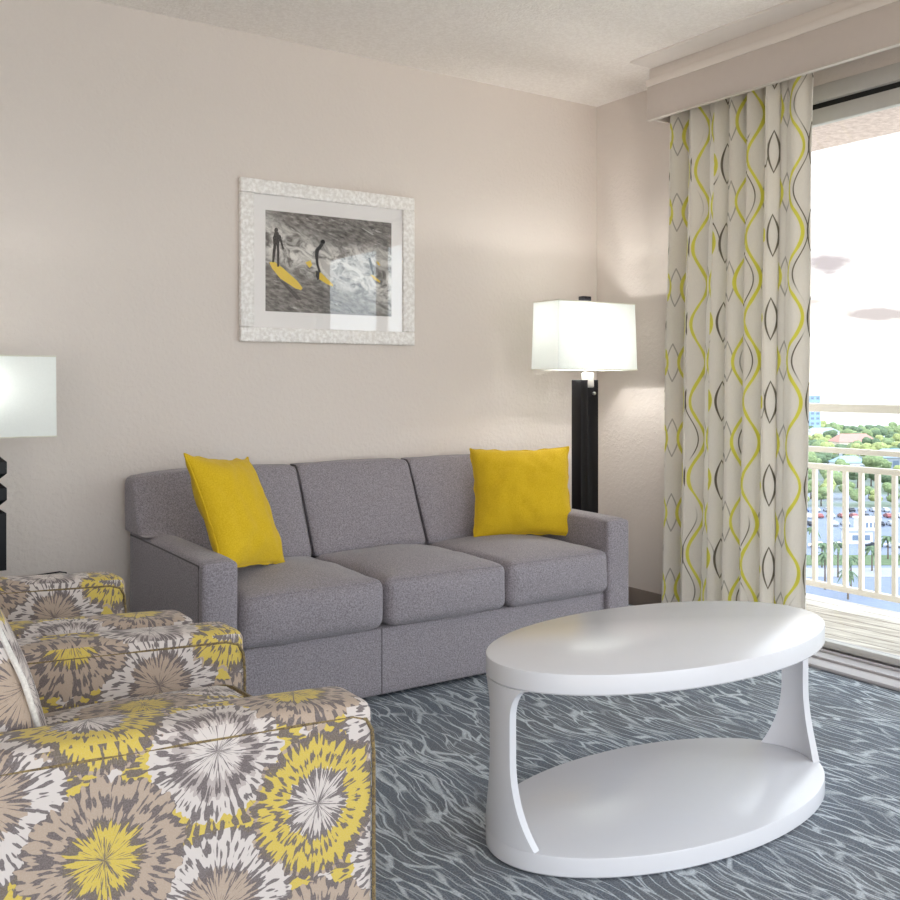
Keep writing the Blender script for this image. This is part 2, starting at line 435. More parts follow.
struct(obj('baseboard_right', B(WX - .012, WX, DY1 + .03, WY, 0, .09, bev=.003), M['skirting']), 'low painted baseboard in the corner behind the floor lamp', 'baseboard')
bm = B(3.235, WX, .2, 3.30, 2.636, CZ + .01, bev=.002)
struct(obj('trim_1', bm, M['trim_light']), 'flat painted board on the ceiling above the curtain valance', 'trim')
bm = B(3.378, 3.40, .28, 3.318, 2.58, 2.637, bev=.002)
struct(obj('trim_2', bm, M['trim_light']), 'narrow painted strip between ceiling board and valance', 'trim')
# valance
t = thing('curtain_valance', 'long taupe box valance over the balcony door and curtain', 'valance', (3.37, 3.325, 2.398))
def local(bm, o):
    bmesh.ops.translate(bm, verts=bm.verts, vec=-Vector(o)); return bm
VO = (3.37, 3.325, 2.398)
obj('front_board', local(B(3.37, 3.392, .3, 3.325, 2.398, 2.584, bev=.003), VO), M['trim'], t)
obj('end_board', local(B(3.392, WX, 3.303, 3.325, 2.398, 2.584, bev=.003), VO), M['trim'], t)
obj('top_cap', local(B(3.364, 3.41, .3, 3.328, 2.552, 2.586, bev=.002), VO), M['trim_light'], t)
obj('bottom_edge', local(B(3.366, 3.394, .3, 3.327, 2.393, 2.398, bev=.001), VO), plain('pale_edge', rgb(206, 198, 190), .5), t)

# balcony door (setting)
d1 = bpy.data.objects.new('door_1', None); C.objects.link(d1); struct(d1, 'sliding glass balcony door in pale grey aluminium frame', 'door')
d1.location = (WX, DY0, 0)
DO = (WX, DY0, 0)
def dpart(name, bm, m, parent=None): return obj(name, local(bm, DO), m, parent or d1)
bm = bmesh.new()
box(bm, WX - .005, WX + .13, DY0, DY1, 2.345, 2.415, bev=.004); box(bm, WX - .005, WX + .13, DY0, DY0 + .05, .016, 2.345, bev=.004)
box(bm, WX - .005, WX + .13, DY1 - .05, DY1, .016, 2.345, bev=.004)
dpart('door_frame', bm, M['alu_grey'])
bm = B(WX - .205, WX + .14, DY0, DY1, 0.001, .016, bev=.004)
for xx in (WX - .12, WX - .02, WX + .04, WX + .10): box(bm, xx, xx + .012, DY0, DY1, .016, .026, bev=.002)
box(bm, WX + .125, WX + .14, DY0, DY1, .016, .034, bev=.003)
dpart('threshold', bm, M['sill'])
dpart('gasket', B(WX + .02, WX + .1, DY0 + .05, DY1 - .05, 2.318, 2.346), M['gasket'])
def sash(y0, y1, x):
    bm = bmesh.new(); z0, z1 = .028, 2.322
    box(bm, x, x + .035, y0, y1, z1 - .066, z1, bev=.003); box(bm, x, x + .035, y0, y1, z0, z0 + .028, bev=.003)
    box(bm, x, x + .035, y0, y0 + .05, z0 + .028, z1 - .066, bev=.003); box(bm, x, x + .035, y1 - .05, y1, z0 + .028, z1 - .066, bev=.003)
    s = dpart('sash', bm, M['alu_grey'])
    dpart('glass_pane', B(x + .015, x + .021, y0 + .05, y1 - .05, z0 + .028, z1 - .066), M['glass'], s)
sash(1.47, DY1 - .05, WX + .015); sash(DY0 + .05, 1.52, WX + .06)

# ------------------------------------------------------------------ curtains
def curtain_mesh(ya0, ya1, yb0, yb1, flat, seed, ztop=2.47, zbot=.03):
    """cloth hung in irregular pleats; ya/yb: start and end of the rod span at the top / the hem"""
    r = random.Random(seed); nu, nv = 220, 46
    folds = []; s = 0
    while s < 1 - flat:
        w = r.choice((.06, .08, .10, .13, .17)); folds.append((s, w, r.uniform(.028, .055), r.uniform(-.6, .6))); s += w
    bm = bmesh.new(); rows = []; arc = None; uvs = {}
    for j in range(nv + 1):
        tz = j / nv; z = zbot + (ztop - zbot) * tz; row = []
        L = 0; prev = None
        for i in range(nu + 1):
            q = i / nu
            a = 0; sk = 0
            for (s0, w, am, k) in folds:
                if s0 <= q < s0 + w:
                    ph = (q - s0) / w
                    a = am * math.sin(2 * PI * ph + k * math.sin(2 * PI * ph)); sk = .16 * w * math.sin(4 * PI * ph)
            if q >= 1 - flat: a = .012 * math.sin((q - 1 + flat) / flat * PI * 3)
            soft = 1.0 - .25 * (1 - tz) * mnoise.noise(Vector((q * 6, seed, 0)))
            qq = q + sk * .7 + .008 * mnoise.noise(Vector((q * 9, tz * 2.2, seed))) * (1 - tz)
            ysp0 = ya0 + (yb0 - ya0) * (1 - tz); ysp1 = ya1 + (yb1 - ya1) * (1 - tz)
            y = ysp0 + (ysp1 - ysp0) * qq
            x = 3.485 + a * soft + .014 * mnoise.noise(Vector((q * 5, tz * 3, seed + 4)))
            p = Vector((x, y, z)); row.append(bm.verts.new(p))
            if j == nv // 2:
                if prev is not None: L += (p - prev).length
                prev = p; uvs[i] = L
        if j == nv // 2: LT_ = L
        rows.append(row)
    uvs = {k: v - LT_ + .147 + .15 for k, v in uvs.items()}
    ul = bm.loops.layers.uv.new('uv')
    for j in range(nv):
        for i in range(nu):
            f = bm.faces.new((rows[j][i], rows[j][i + 1], rows[j + 1][i + 1], rows[j + 1][i]))
            for lp, (a, b) in zip(f.loops, ((i, j), (i + 1, j), (i + 1, j + 1), (i, j + 1))): lp[ul].uv = (uvs[a], zbot + (ztop - zbot) * b / nv)
    bmesh.ops.recalc_face_normals(bm, faces=bm.faces)
    return bm
def curtain(label, *a):
    bm = curtain_mesh(*a)
    t = thing('curtain', label, 'curtain', (3.485, (a[2] + a[3]) / 2, 0), 0)
    o = obj('curtain_cloth', local(bm, t.location), M['curtain'], t, angle=180)
    md = o.modifiers.new('thick', 'SOLIDIFY'); md.thickness = .003
    return t
curtain('floor-length beige curtain with yellow and grey wave lines beside the grey wall corner', 3.285, 2.495, 3.345, 2.535, .2, 3)

# ------------------------------------------------------------------ balcony
BX = 4.455
struct(obj('floor_balcony', B(WX + .14, BX + .18, -1.5, 6.5, -.25, -.006), M['deck'], smooth=False), 'bright weathered balcony deck outside the glass door', 'balcony floor')
struct(obj('ceiling_balcony', B(WX + .14, BX + .20, -1.5, 6.5, 2.42, 2.62), M['stucco'], smooth=False), 'rough pinkish concrete underside of the balcony above', 'balcony ceiling')
rl = thing('balcony_railing', 'cream painted metal balcony railing with slim upright bars', 'railing', (BX, 3.0, -.006))
RO = (BX, 3.0, -.006)
def rp(name, bm): return obj(name, local(bm, RO), M['rail'], rl)
rp('handrail', B(BX - .035, BX + .035, -1.0, 6.0, 1.0, 1.045, bev=.008))
rp('middle_rail', B(BX - .014, BX + .014, -1.0, 6.0, .79, .818, bev=.004))
rp('top_rail', B(BX - .016, BX + .016, -1.0, 6.0, .70, .73, bev=.004))
rp('bottom_rail', B(BX - .016, BX + .016, -1.0, 6.0, .085, .115, bev=.004))
y = 2.735 - 9 * .0895; bars = []
b0 = None
for k in range(32):
    yy = y + k * .0895
    if b0 is None:
        b0 = obj('baluster', local(B(BX - .0115, BX + .0115, -.0115, .0115, .115, .70, bev=.003), (BX, 0, -.006)), M['rail'], rl); b0.location = (0, yy - 3.0, 0)
    else:
        c = b0.copy(); C.objects.link(c); c.parent = rl; c.location = (0, yy - 3.0, 0)
for yy in (-.9, 1.35, 3.62, 5.9):
    rp('post', B(BX - .02, BX + .02, yy - .02, yy + .02, -.006, 1.0, bev=.004))

# ------------------------------------------------------------------ sofa
SX0, SX1, SA0, SA1 = 1.10, 3.0, 1.226, 2.872
sf = thing('sofa', 'grey three-seat upholstered sofa against the beige wall', 'sofa', (2.055, 3.5, 0))
SO = (2.055, 3.5, 0)
def sp(name, bm, m=None, parent=None, **k): return obj(name, local(bm, SO), m or M['sofa'], parent or sf, angle=60, **k)
b = sp('base', roundbox(SA0 - .01, SA1 + .01, 3.085, 3.88, .014, .262, .012, 8))
sp('seam', B(1.7812, 1.7835, 3.0835, 3.09, .02, .258), M['sofa_seam'], b)
for (x0, x1) in ((SX0, SA0), (SA1, SX1)):
    am = sp('armrest', roundbox(x0, x1, 3.078, 3.885, .012, .568, .022, 12, (.004, .0, .008), .002, x0))
    # front panel and its seams
    sp('front_panel', roundbox(x0 + .001, x1 - .001, 3.060, 3.10, .012, .562, .016, 10, (0, .004, .004), .001, x0 + 3), None, am)
    bm = bmesh.new()
    for xx in ((x0 + .004,) if x0 == SX0 else (x1 - .004,)):
        tube(bm, [(xx, 3.10, .552), (xx, 3.5, .556), (xx, 3.87, .556)], .0035, 6)
        tube(bm, [(xx, 3.099, .03), (xx, 3.099, .3), (xx, 3.099, .552)], .0035, 6)
    sp('piping', bm, M['sofa_seam'], am)
# back: three padded sections, raked
def rake(p):
    return (p.x, p.y + max(0, p.z - .42) * .48 * min(1, max(0, (3.905 - p.y) / .29)), p.z)
secs = [(SX0 - .002, 1.780), (1.780, 2.334), (2.334, SX1 + .002)]
for i, (x0, x1) in enumerate(secs):
    x0 -= .012 if i == 0 else 0
    o_ = roundbox(x0 + .001, x1 - .001, 3.615, 3.905, .572 if 0 else .43, .802, .03, 16, (0, .022, .006), .003, i * 3.1, rake)
    for v in o_.verts:
        q = max(0, 1 - min(v.co.x - SX0, SX1 - v.co.x) / .3)
        if v.co.z > .6: v.co.z -= .016 * q * q
    # the end sections sit on the arms: lift their overhang clear of them
    for v in o_.verts:
        if (v.co.x < SA0 - .004 or v.co.x > SA1 + .004) and v.co.z < .575: v.co.z = .575 + (v.co.z - .43) * .02
    bc = sp('back_cushion', o_)
    bm = bmesh.new()
    if i < 2: 
        pts = [rake(Vector((x1, 3.622 if z < .77 else 3.63, z))) for z in (.45, .5, .55, .6, .65, .7, .74, .775)] + [(x1, 3.815, .798), (x1, 3.86, .80)]
        tube(bm, pts, .0045, 6); sp('seam', bm, M['sofa_seam'], bc)
sp('back_frame', roundbox(SX0 + .012, SX1 - .012, 3.888, 3.915, .02, .76, .01, 6))
for i, (x0, x1) in enumerate(((SA0, 1.781), (1.783, 2.331), (2.333, SA1))):
    c = sp('seat_cushion', roundbox(x0 + .003, x1 - .003, 3.045, 3.68, .266, .442, .036, 20, (.004, .016, .036), .006, i * 5.7))
    bm = bmesh.new()
    tube(bm, [(x0 + .03, 3.0445, .437), ((x0 + x1) / 2, 3.0335, .444), (x1 - .03, 3.0445, .437)], .002, 6)
    sp('seam', bm, M['sofa'], c)

# throw cushions
def throw(label, loc, yaw, lean, roll, w, h, t, seed, grp=None):
    r = thing('throw_pillow', label, 'pillow', loc, 0)
    r.rotation_euler = (Matrix.Rotation(yaw, 3, 'Z') @ Matrix.Rotation(-lean, 3, 'X') @ Matrix.Rotation(roll, 3, 'Y')).to_euler()
    bm, rim = pillow(w, h, t, seed=seed)
    obj('cover', bm, M['yellow'], r, angle=180)
    bm = bmesh.new(); tube(bm, rim, .004, 6, closed=True); obj('seam', bm, M['yellow'], r)
    return r
throw('yellow square cushion leaning in the sofa corner, at its arm nearest the patterned chairs', (1.380, 3.285, .488), math.radians(37), math.radians(26), math.radians(7), .395, .438, .15, 2.0)
throw('yellow square cushion beside the black floor lamp, propped on the sofa', (2.710, 3.425, .463), math.radians(-31), math.radians(18), math.radians(-1), .455, .41, .165, 6.0)

# ------------------------------------------------------------------ coffee table
tb = thing('coffee_table', 'white glossy oval coffee table with a lower shelf', 'coffee table', (1.96, 1.868, 0), -.028)
a_, b_, H = .551, .295, .476
def oval(z0, z1, a, b, n=96, bev=.004):
    bm = bmesh.new(); prof = [(-bev, z0), (0, z0 + bev), (0, z1 - bev), (-bev * .3, z1 - bev * .3), (-bev, z1)]
    rings = [[bm.verts.new(((a + o) * math.cos(2 * PI * k / n), (b + o) * math.sin(2 * PI * k / n), z)) for k in range(n)] for o, z in prof]
    for A, D in zip(rings, rings[1:]):
        for k in range(n): bm.faces.new((A[k], A[(k + 1) % n], D[(k + 1) % n], D[k]))
    bm.faces.new(rings[-1]); bm.faces.new(list(reversed(rings[0]))); return bm
obj('tabletop', oval(H - .05, H, a_, b_), M['table'], tb)
obj('shelf', oval(0.004, .052, a_, b_), M['table'], tb)
def support(th0):
    bm = bmesh.new(); z0, z1 = .052, H - .05; nz, na = 26, 12; T = .021; G = {}
    for j in range(nz + 1):
        s = .5 - .5 * math.cos(PI * j / nz); z = z0 + (z1 - z0) * s
        w = 8.0 + 12.0 * max(0, 1 - s / .55) ** 2.1
        e = max(0, (s - .80) / .20); w += 9.0 * (1 - math.sqrt(max(0, 1 - e * e)))
        for i in range(na + 1):
            th = th0 + math.radians(w) * (i / na * 2 - 1)
            for k, off in enumerate((0.0005, -T)):
                G[j, i, k] = bm.verts.new(((a_ + off) * math.cos(th), (b_ + off) * math.sin(th), z))
    for j in range(nz):
        for i in range(na):
            for k in (0, 1): bm.faces.new((G[j, i, k], G[j, i + 1, k], G[j + 1, i + 1, k], G[j + 1, i, k]))
        for i in (0, na): bm.faces.new((G[j, i, 0], G[j, i, 1], G[j + 1, i, 1], G[j + 1, i, 0]))
    for i in range(na):
        for j in (0, nz): bm.faces.new((G[j, i, 0], G[j, i + 1, 0], G[j, i + 1, 1], G[j, i, 1]))
    bmesh.ops.recalc_face_normals(bm, faces=bm.faces); return bm
obj('support', support(0), M['table'], tb); obj('support', support(PI), M['table'], tb)

# ------------------------------------------------------------------ armchairs (origin: front edge of the chair, middle of its width)
def armchair(label, loc):
    t = thing('armchair', label, 'armchair', loc)
    W2, AW, AH, D = .345, .125, .615, .80          # half width, arm width, arm height, depth
    def cp(name, bm, m=None, parent=None): return obj(name, bm, m or M['suzani'], parent or t, uv=True, angle=60)
    def off(o, ox, oz):
        for l in o.data.uv_layers[0].data: l.uv = (l.uv[0] + ox, l.uv[1] + oz)
    for s in (-1, 1):
        y0, y1 = (-W2, -W2 + AW) if s < 0 else (W2 - AW, W2)
        def slope(p): return (p.x, p.y, p.z + (max(0, p.z - .3) / .3) * (-p.x) * .045)
        am = cp('armrest', roundbox(-D + .08, 0, y0, y1, .10, AH, .024, 16, (0, .004, .005), .0015, s, slope))
        off(am, .80, 0) if s < 0 else off(am, 1.05, .06)
        bm = bmesh.new()
        for yy in (y0 + .003, y1 - .003):
            pts = [(-D + .1, yy, AH - .022), (-.3, yy, AH - .022), (-.045, yy, AH - .022), (-.018, yy, AH - .030), (-.006, yy, AH - .05), (-.003, yy, AH - .09), (-.003, yy, .3), (-.003, yy, .12)]
            tube(bm, [slope(Vector(p)) for p in pts], .0034, 8)
        cp('piping', bm, M['welt'], am)
    iy = W2 - AW
    cp('seat_base', roundbox(-D + .05, -.012, -iy + .002, iy - .002, .11, .325, .015, 8))
    st = cp('seat_cushion', roundbox(-D + .22, -.04, -iy + .004, iy - .004, .33, .515, .035, 16, (.01, 0, .032), .002, 2)); off(st, .62, .4)
    bm = bmesh.new(); tube(bm, [(-.2, -iy + .006, .506), (-.055, -iy + .01, .506), (-.042, -iy + .03, .506), (-.039, 0, .512), (-.042, iy - .03, .506), (-.055, iy - .01, .506), (-.2, iy - .006, .506)], .004, 6); cp('piping', bm, M['welt'], st)
    cp('backrest', roundbox(-D - .06, -D + .12, -W2 + .01, W2 - .01, .11, .80, .04, 10, (.01, 0, .01), 0, 0, lambda p: (p.x - max(0, p.z - .4) * .18, p.y, p.z)))
    bk = cp('back_cushion', roundbox(-.63, -.46, -iy + .006, iy - .006, .52, .86, .05, 16, (.03, 0, .015), .003, 7, lambda p: (p.x - (p.z - .5) * .34, p.y, p.z))); off(bk, .37, .14)
    lean = lambda x, y, z: (x - (z - .5) * .34, y, z)
    bm = bmesh.new(); yy = iy - .022
    loop = [lean(-0.469, -yy, .54), lean(-0.459, -yy, .7), lean(-0.469, -yy, .83), lean(-0.463, 0, .85), lean(-0.469, yy, .83), lean(-0.459, yy, .7), lean(-0.469, yy, .54), lean(-0.460, 0, .525)]
    tube(bm, loop, .005, 6, closed=True); cp('piping', bm, M['white_welt'], bk)
    for sx in (-D + .06, -.05):
        for sy in (-W2 + .05, W2 - .05):
            lg = bmesh.new(); lathe(lg, [(.016, 0), (.026, .10)], 4, (sx, sy)); obj('leg', lg, M['black'], t)
    return t
ch = armchair('nearest medallion-print armchair, in front at the bottom of the picture', (.819, 1.782, 0))
c2 = copy_tree(ch); c2.location = (.770, 2.515, .0); c2['label'] = 'medallion-print armchair behind the nearest one, closer to the sofa'
for o in (ch, c2): o['group'] = 'pair of yellow and grey medallion armchairs'

# ------------------------------------------------------------------ lamps
def shade(w0, d0, w1, d1, z0, z1, tk=.003):
    bm = bmesh.new(); rings = []
    for (w, d, z) in ((w0, d0, z0), (w1, d1, z1), (w1 - tk, d1 - tk, z1), (w0 - tk, d0 - tk, z0)):
        rings.append([bm.verts.new((sx * w, sy * d, z)) for sx, sy in ((-1, -1), (1, -1), (1, 1), (-1, 1))])
    for i in range(4):
        A, D = rings[i], rings[(i + 1) % 4]
        for k in range(4): bm.faces.new((A[k], A[(k + 1) % 4], D[(k + 1) % 4], D[k]))
    bmesh.ops.recalc_face_normals(bm, faces=bm.faces)
    return bm
def bulb(parent, z):
    bm = bmesh.new(); lathe(bm, [(.013, z - .075), (.016, z - .03), (.03, z), (.03, z + .015), (.018, z + .035), (.004, z + .042)], 20)
    return obj('bulb', bm, M['bulb'], parent)
def lamp_light(name, p, power):
    l = bpy.data.lights.new(name, 'POINT'); l.energy = power; l.color = (1, .985, .955); l.shadow_soft_size = .014
    o = bpy.data.objects.new(name, l); C.objects.link(o); o.location = p; return o
LX, LY = 3.18, 3.55
fl = thing('floor_lamp', 'black column floor lamp with white rectangular shade in the corner', 'lamp', (LX, LY, 0))
obj('base', B(-.13, .13, -.1, .1, 0, .03, bev=.004), M['black'], fl)
bm = bmesh.new()
box(bm, -.055, -.012, -.035, .035, .03, 1.165, bev=.002); box(bm, -.012, .055, -.035, .035, .03, 1.128, bev=.002); box(bm, .045, .055, -.035, .035, 1.126, 1.165, bev=.002)
obj('column', bm, M['black'], fl)
nk = obj('neck', B(-.006, .042, -.022, .022, 1.128, 1.2, bev=.006), M['acrylic'], fl)
bm = bmesh.new(); lathe(bm, [(.006, 1.2), (.006, 1.555)], 10); obj('stem', bm, M['chrome'], fl)
bm = bmesh.new(); lathe(bm, [(.006, -.012), (.008, -.004), (.008, .004), (.006, .006)], 12); bmesh.ops.rotate(bm, verts=bm.verts, matrix=Matrix.Rotation(PI / 2, 3, 'X')); bmesh.ops.translate(bm, verts=bm.verts, vec=(.022, -.042, 1.10)); obj('switch', bm, M['chrome'], fl)
sh = obj('lamp_shade', shade(.252, .098, .243, .092, 1.212, 1.536), M['shade'], fl, smooth=False)
M['srim'] = plain('shade_trim', rgb(226, 224, 210), .8)
for z, w, d in ((1.214, .2525, .0985), (1.534, .2435, .0925)):
    obj('shade_rim', tube(bmesh.new(), [(-w, -d, z), (w, -d, z), (w, d, z), (-w, d, z)], .0028, 6, closed=True), M['srim'], sh)
obj('finial', B(-.026, .026, -.018, .018, 1.545, 1.568, bev=.003), M['black'], fl)
obj('spider', B(-.24, .24, -.003, .003, 1.528, 1.533), M['chrome'], sh)
bulb(fl, 1.36)
lamp_light('floor_lamp_light', (LX - .05, LY, 1.45), 2.4); lamp_light('floor_lamp_light', (LX + .05, LY, 1.30), 2.4)

TX, TY, TH = .50, 3.62, .50
et = thing('side_table', 'small dark side table tucked behind the patterned armchairs', 'side table', (.30, 3.62, 0))
obj('table_top', B(-.27, .27, -.24, .24, TH - .025, TH, bev=.006), M['black'], et)
for sx in (-.24, .24):
    for sy in (-.21, .21): obj('leg', B(sx - .017, sx + .017, sy - .017, sy + .017, 0, TH - .025, bev=.002), M['black'], et)
obj('lower_shelf', B(-.24, .24, -.21, .21, .14, .158, bev=.003), M['black'], et)
tl = thing('table_lamp', 'dark table lamp with white shade cut by the picture edge', 'lamp', (.528, 3.60, TH + .001))
obj('base', B(-.09, .02, -.06, .06, 0, .02, bev=.004), M['black'], tl)
bm = bmesh.new(); lathe(bm, [(.104, .02), (.104, .212), (.07, .229)], 4, sq=True)
for v in bm.verts: v.co.y *= .6
obj('column', bm, M['black'], tl, smooth=False)
for z0, z1 in ((.234, .318), (.323, .406)):
    bm = bmesh.new(); lathe(bm, [(.072, z0), (.106, z0 + .022), (.106, z1 - .022), (.072, z1)], 4, sq=True)
    for v in bm.verts: v.co.y *= .6
    obj('bead', bm, M['black'], tl, smooth=False)
bm = bmesh.new(); lathe(bm, [(.05, .406), (.05, .462), (.006, .47), (.006, .75)], 16); obj('neck', bm, M['acrylic'], tl)
s2 = obj('lamp_shade', shade(.224, .09, .222, .088, .466, .742), M['shade'], tl, smooth=False)
for z, w, d in ((.468, .2245, .0905), (.74, .2225, .0885)):
    obj('shade_rim', tube(bmesh.new(), [(-w, -d, z), (w, -d, z), (w, d, z), (-w, d, z)], .0026, 6, closed=True), M['srim'], s2)
cord = [(.01, .062, .010), (.02, .16, .006), (.035, .255, .006), (.05, .285, -.03), (.09, .30, -.072), (.20, .305, -.074), (.32, .308, -.068), (.345, .315, -.075), (.345, .33, -.13), (.335, .336, -.3)]
obj('power_cord', tube(bmesh.new(), cord, .003, 6), M['black'], tl)
bulb(tl, .58)
lamp_light('table_lamp_light', (.52, 3.60, TH + .62), 4.2)

# ------------------------------------------------------------------ framed print
PX0, PX1, PZ0, PZ1 = 1.578, 2.445, 1.327, 2.023
pf = thing('framed_picture', 'white hammered frame with grey surf print and yellow boards on the wall', 'picture', (PX0, WY - .03, PZ0))
PO = (PX0, WY - .03, PZ0)
FW = .062
bm = bmesh.new(); n = 1
def frame_strip(bm, corners_out, corners_in):
    pass
for (x0, x1, z0, z1) in ((PX0, PX1, PZ1 - FW, PZ1), (PX0, PX1, PZ0, PZ0 + FW), (PX0, PX0 + FW, PZ0 + FW, PZ1 - FW), (PX1 - FW, PX1, PZ0 + FW, PZ1 - FW)):
    box(bm, x0, x1, WY - .03, WY - .001, z0, z1, bev=.006, seg=3)
obj('frame', local(bm, PO), M['frame'], pf)
obj('mat_board', local(B(PX0 + FW, PX1 - FW, WY - .014, WY - .010, PZ0 + FW, PZ1 - FW), PO), M['mat'], pf, smooth=False)
IX0, IX1, IZ0, IZ1 = 1.696, 2.325, 1.46, 1.896
bm = bmesh.new(); ul = bm.loops.layers.uv.new('uv')
def poly(pts, mi, k, raw=False):
    out = []
    for (x, y) in pts:
        if raw: u, v = x, y
        else:
            u = (x - 40) / 820; top = 35 + 90 * u; bot = 685 + 30 * u; v = 1 - (y - top) / (bot - top)
        out.append((u, v))
    vs = [bm.verts.new((IX0 + u * (IX1 - IX0), WY - .0142 - k * .00025, IZ0 + v * (IZ1 - IZ0))) for u, v in out]
    f = bm.faces.new(vs); f.material_index = mi; f.normal_update()
    if f.normal.y > 0: f.normal_flip()
    for lp in f.loops: lp[ul].uv = ((lp.vert.co.x - IX0) / (IX1 - IX0), (lp.vert.co.z - IZ0) / (IZ1 - IZ0))
poly([(0, 0), (1, 0), (1, 1), (0, 1)], 0, 0, True)
def blob(cx, cy, rx, ry, mi, k): poly([(cx + rx * math.cos(i * PI / 6), cy + ry * math.sin(i * PI / 6)) for i in range(12)], mi, k)
poly([(120, 480), (160, 500), (230, 570), (262, 612), (232, 612), (200, 575)], 4, 1)
poly([(62, 372), (92, 366), (150, 412), (235, 490), (268, 535), (258, 550), (222, 538), (130, 476), (80, 412)], 2, 2)
poly([(95, 178), (118, 178), (130, 215), (122, 262), (88, 262), (84, 215)], 1, 3)
poly([(88, 258), (106, 258), (100, 310), (92, 372), (80, 372), (82, 310)], 1, 4)
poly([(106, 258), (122, 258), (124, 310), (122, 400), (110, 400), (110, 310)], 1, 5)
poly([(118, 190), (132, 200), (152, 285), (144, 292), (122, 225)], 1, 6); blob(104, 166, 12, 16, 1, 7)
poly([(372, 345), (400, 352), (450, 410), (498, 462), (488, 476), (440, 450), (395, 410)], 3, 1)
poly([(350, 440), (385, 436), (430, 480), (464, 512), (462, 526), (420, 508), (372, 478)], 2, 2)
blob(396, 242, 16, 16, 1, 3)
poly([(385, 248), (400, 262), (372, 300), (366, 340), (346, 336), (348, 290)], 1, 4)
poly([(348, 332), (366, 336), (368, 380), (384, 432), (372, 442), (354, 385)], 1, 5); poly([(352, 425), (376, 432), (372, 478), (362, 486), (352, 460)], 1, 6)
poly([(285, 372), (318, 358), (330, 388), (312, 408)], 2, 1)
poly([(712, 448), (735, 455), (782, 492), (780, 502), (740, 482)], 2, 1); poly([(752, 362), (772, 372), (782, 395), (765, 388)], 2, 1)
poly([(700, 345), (712, 340), (724, 380), (740, 450), (728, 452), (712, 400)], 1, 2)
obj('print', local(bm, PO), [M['print'], M['ink_black'], M['ink_yellow'], M['ink_grey'], M['ink_dark']], pf, smooth=False)
obj('glass', local(B(PX0 + FW, PX1 - FW, WY - .0205, WY - .0185, PZ0 + FW, PZ1 - FW), PO), M['picture_glass'], pf, smooth=False)

# ------------------------------------------------------------------ the view beyond the balcony
th = math.atan(1450 / 978.); FV = Vector((math.cos(th), math.sin(th))); RV = Vector((math.sin(th), -math.cos(th)))
GZ = -43.85
def far(px, dd): v = (FV + RV * ((px - 450) / 978)) * dd; return Vector((v.x, v.y, GZ))
def dist(py): return 45.0 * 978 / (py - 383)
def quad(name, pts, z0, m, label, cat):
    bm = bmesh.new(); lo = [bm.verts.new((p.x, p.y, z0 - .3)) for p in pts]; hi = [bm.verts.new((p.x, p.y, z0)) for p in pts]
    N = len(pts); bm.faces.new(hi); bm.faces.new(lo[::-1])
    for i in range(N): bm.faces.new((lo[i], lo[(i + 1) % N], hi[(i + 1) % N], hi[i]))
    bmesh.ops.recalc_face_normals(bm, faces=bm.faces)
    return struct(obj(name, bm, m, smooth=False), label, cat)
def patch(px0, px1, d0, d1): return [far(px0, d0), far(px1, d0), far(px1, d1), far(px0, d1)]
quad('ground', [Vector((60, -700, 0)), Vector((900, -700, 0)), Vector((1000, 1100, 0)), Vector((-200, 1100, 0)), Vector((60, 200, 0))], GZ, M['ground'], 'green and grey land far below the balcony', 'ground')
quad('water_bay', patch(-200, 1700, 700, 2300), GZ + .1, M['water'], 'bright strip of water below the skyline', 'water')
quad('parking_lot', patch(600, 1150, dist(600) * .8, dist(508)), GZ + .15, M['asphalt'], 'pale grey parking lot seen through the railing bars', 'parking lot')
quad('road_verge', patch(600, 1150, dist(566), dist(556)), GZ + .3, M['lawn'], 'thin green verge across the parking lot', 'grass verge')
quad('pavement', patch(600, 1150, dist(578), dist(569)), GZ + .3, M['concrete'], 'pale pavement strip along the parking lot', 'pavement')
# trees
def tree_mesh(seed, leafm, R=4.5, h=9):
    r = random.Random(seed); bm = bmesh.new()
    for k in range(7):
        a = r.uniform(0, 2 * PI); q = r.uniform(.1, .62) * R; rr = R * r.uniform(.42, .62)
        s = bmesh.ops.create_icosphere(bm, subdivisions=3, radius=rr)
        c = Vector((q * math.cos(a), q * math.sin(a), h * r.uniform(.5, .86)))
        for v in s['verts']:
            v.co *= 1 + .28 * mnoise.noise(v.co * 1.1 + Vector((k * 5, seed, 0))) + .12 * mnoise.noise(v.co * 3.3 + Vector((k, seed, 9)))
            v.co.z *= .8; v.co += c
    nf = len(bm.faces)
    for f in bm.faces: f.material_index = 0
    lathe(bm, [(.35, 0), (.22, h * .55)], 8)
    bm.faces.ensure_lookup_table()
    for f in bm.faces[nf:]: f.material_index = 1
    me = bpy.data.meshes.new('tree'); bm.to_mesh(me); bm.free(); me.materials.append(leafm.m); me.materials.append(M['bark'].m)
    me.polygons.foreach_set('use_smooth', [True] * len(me.polygons)); return me
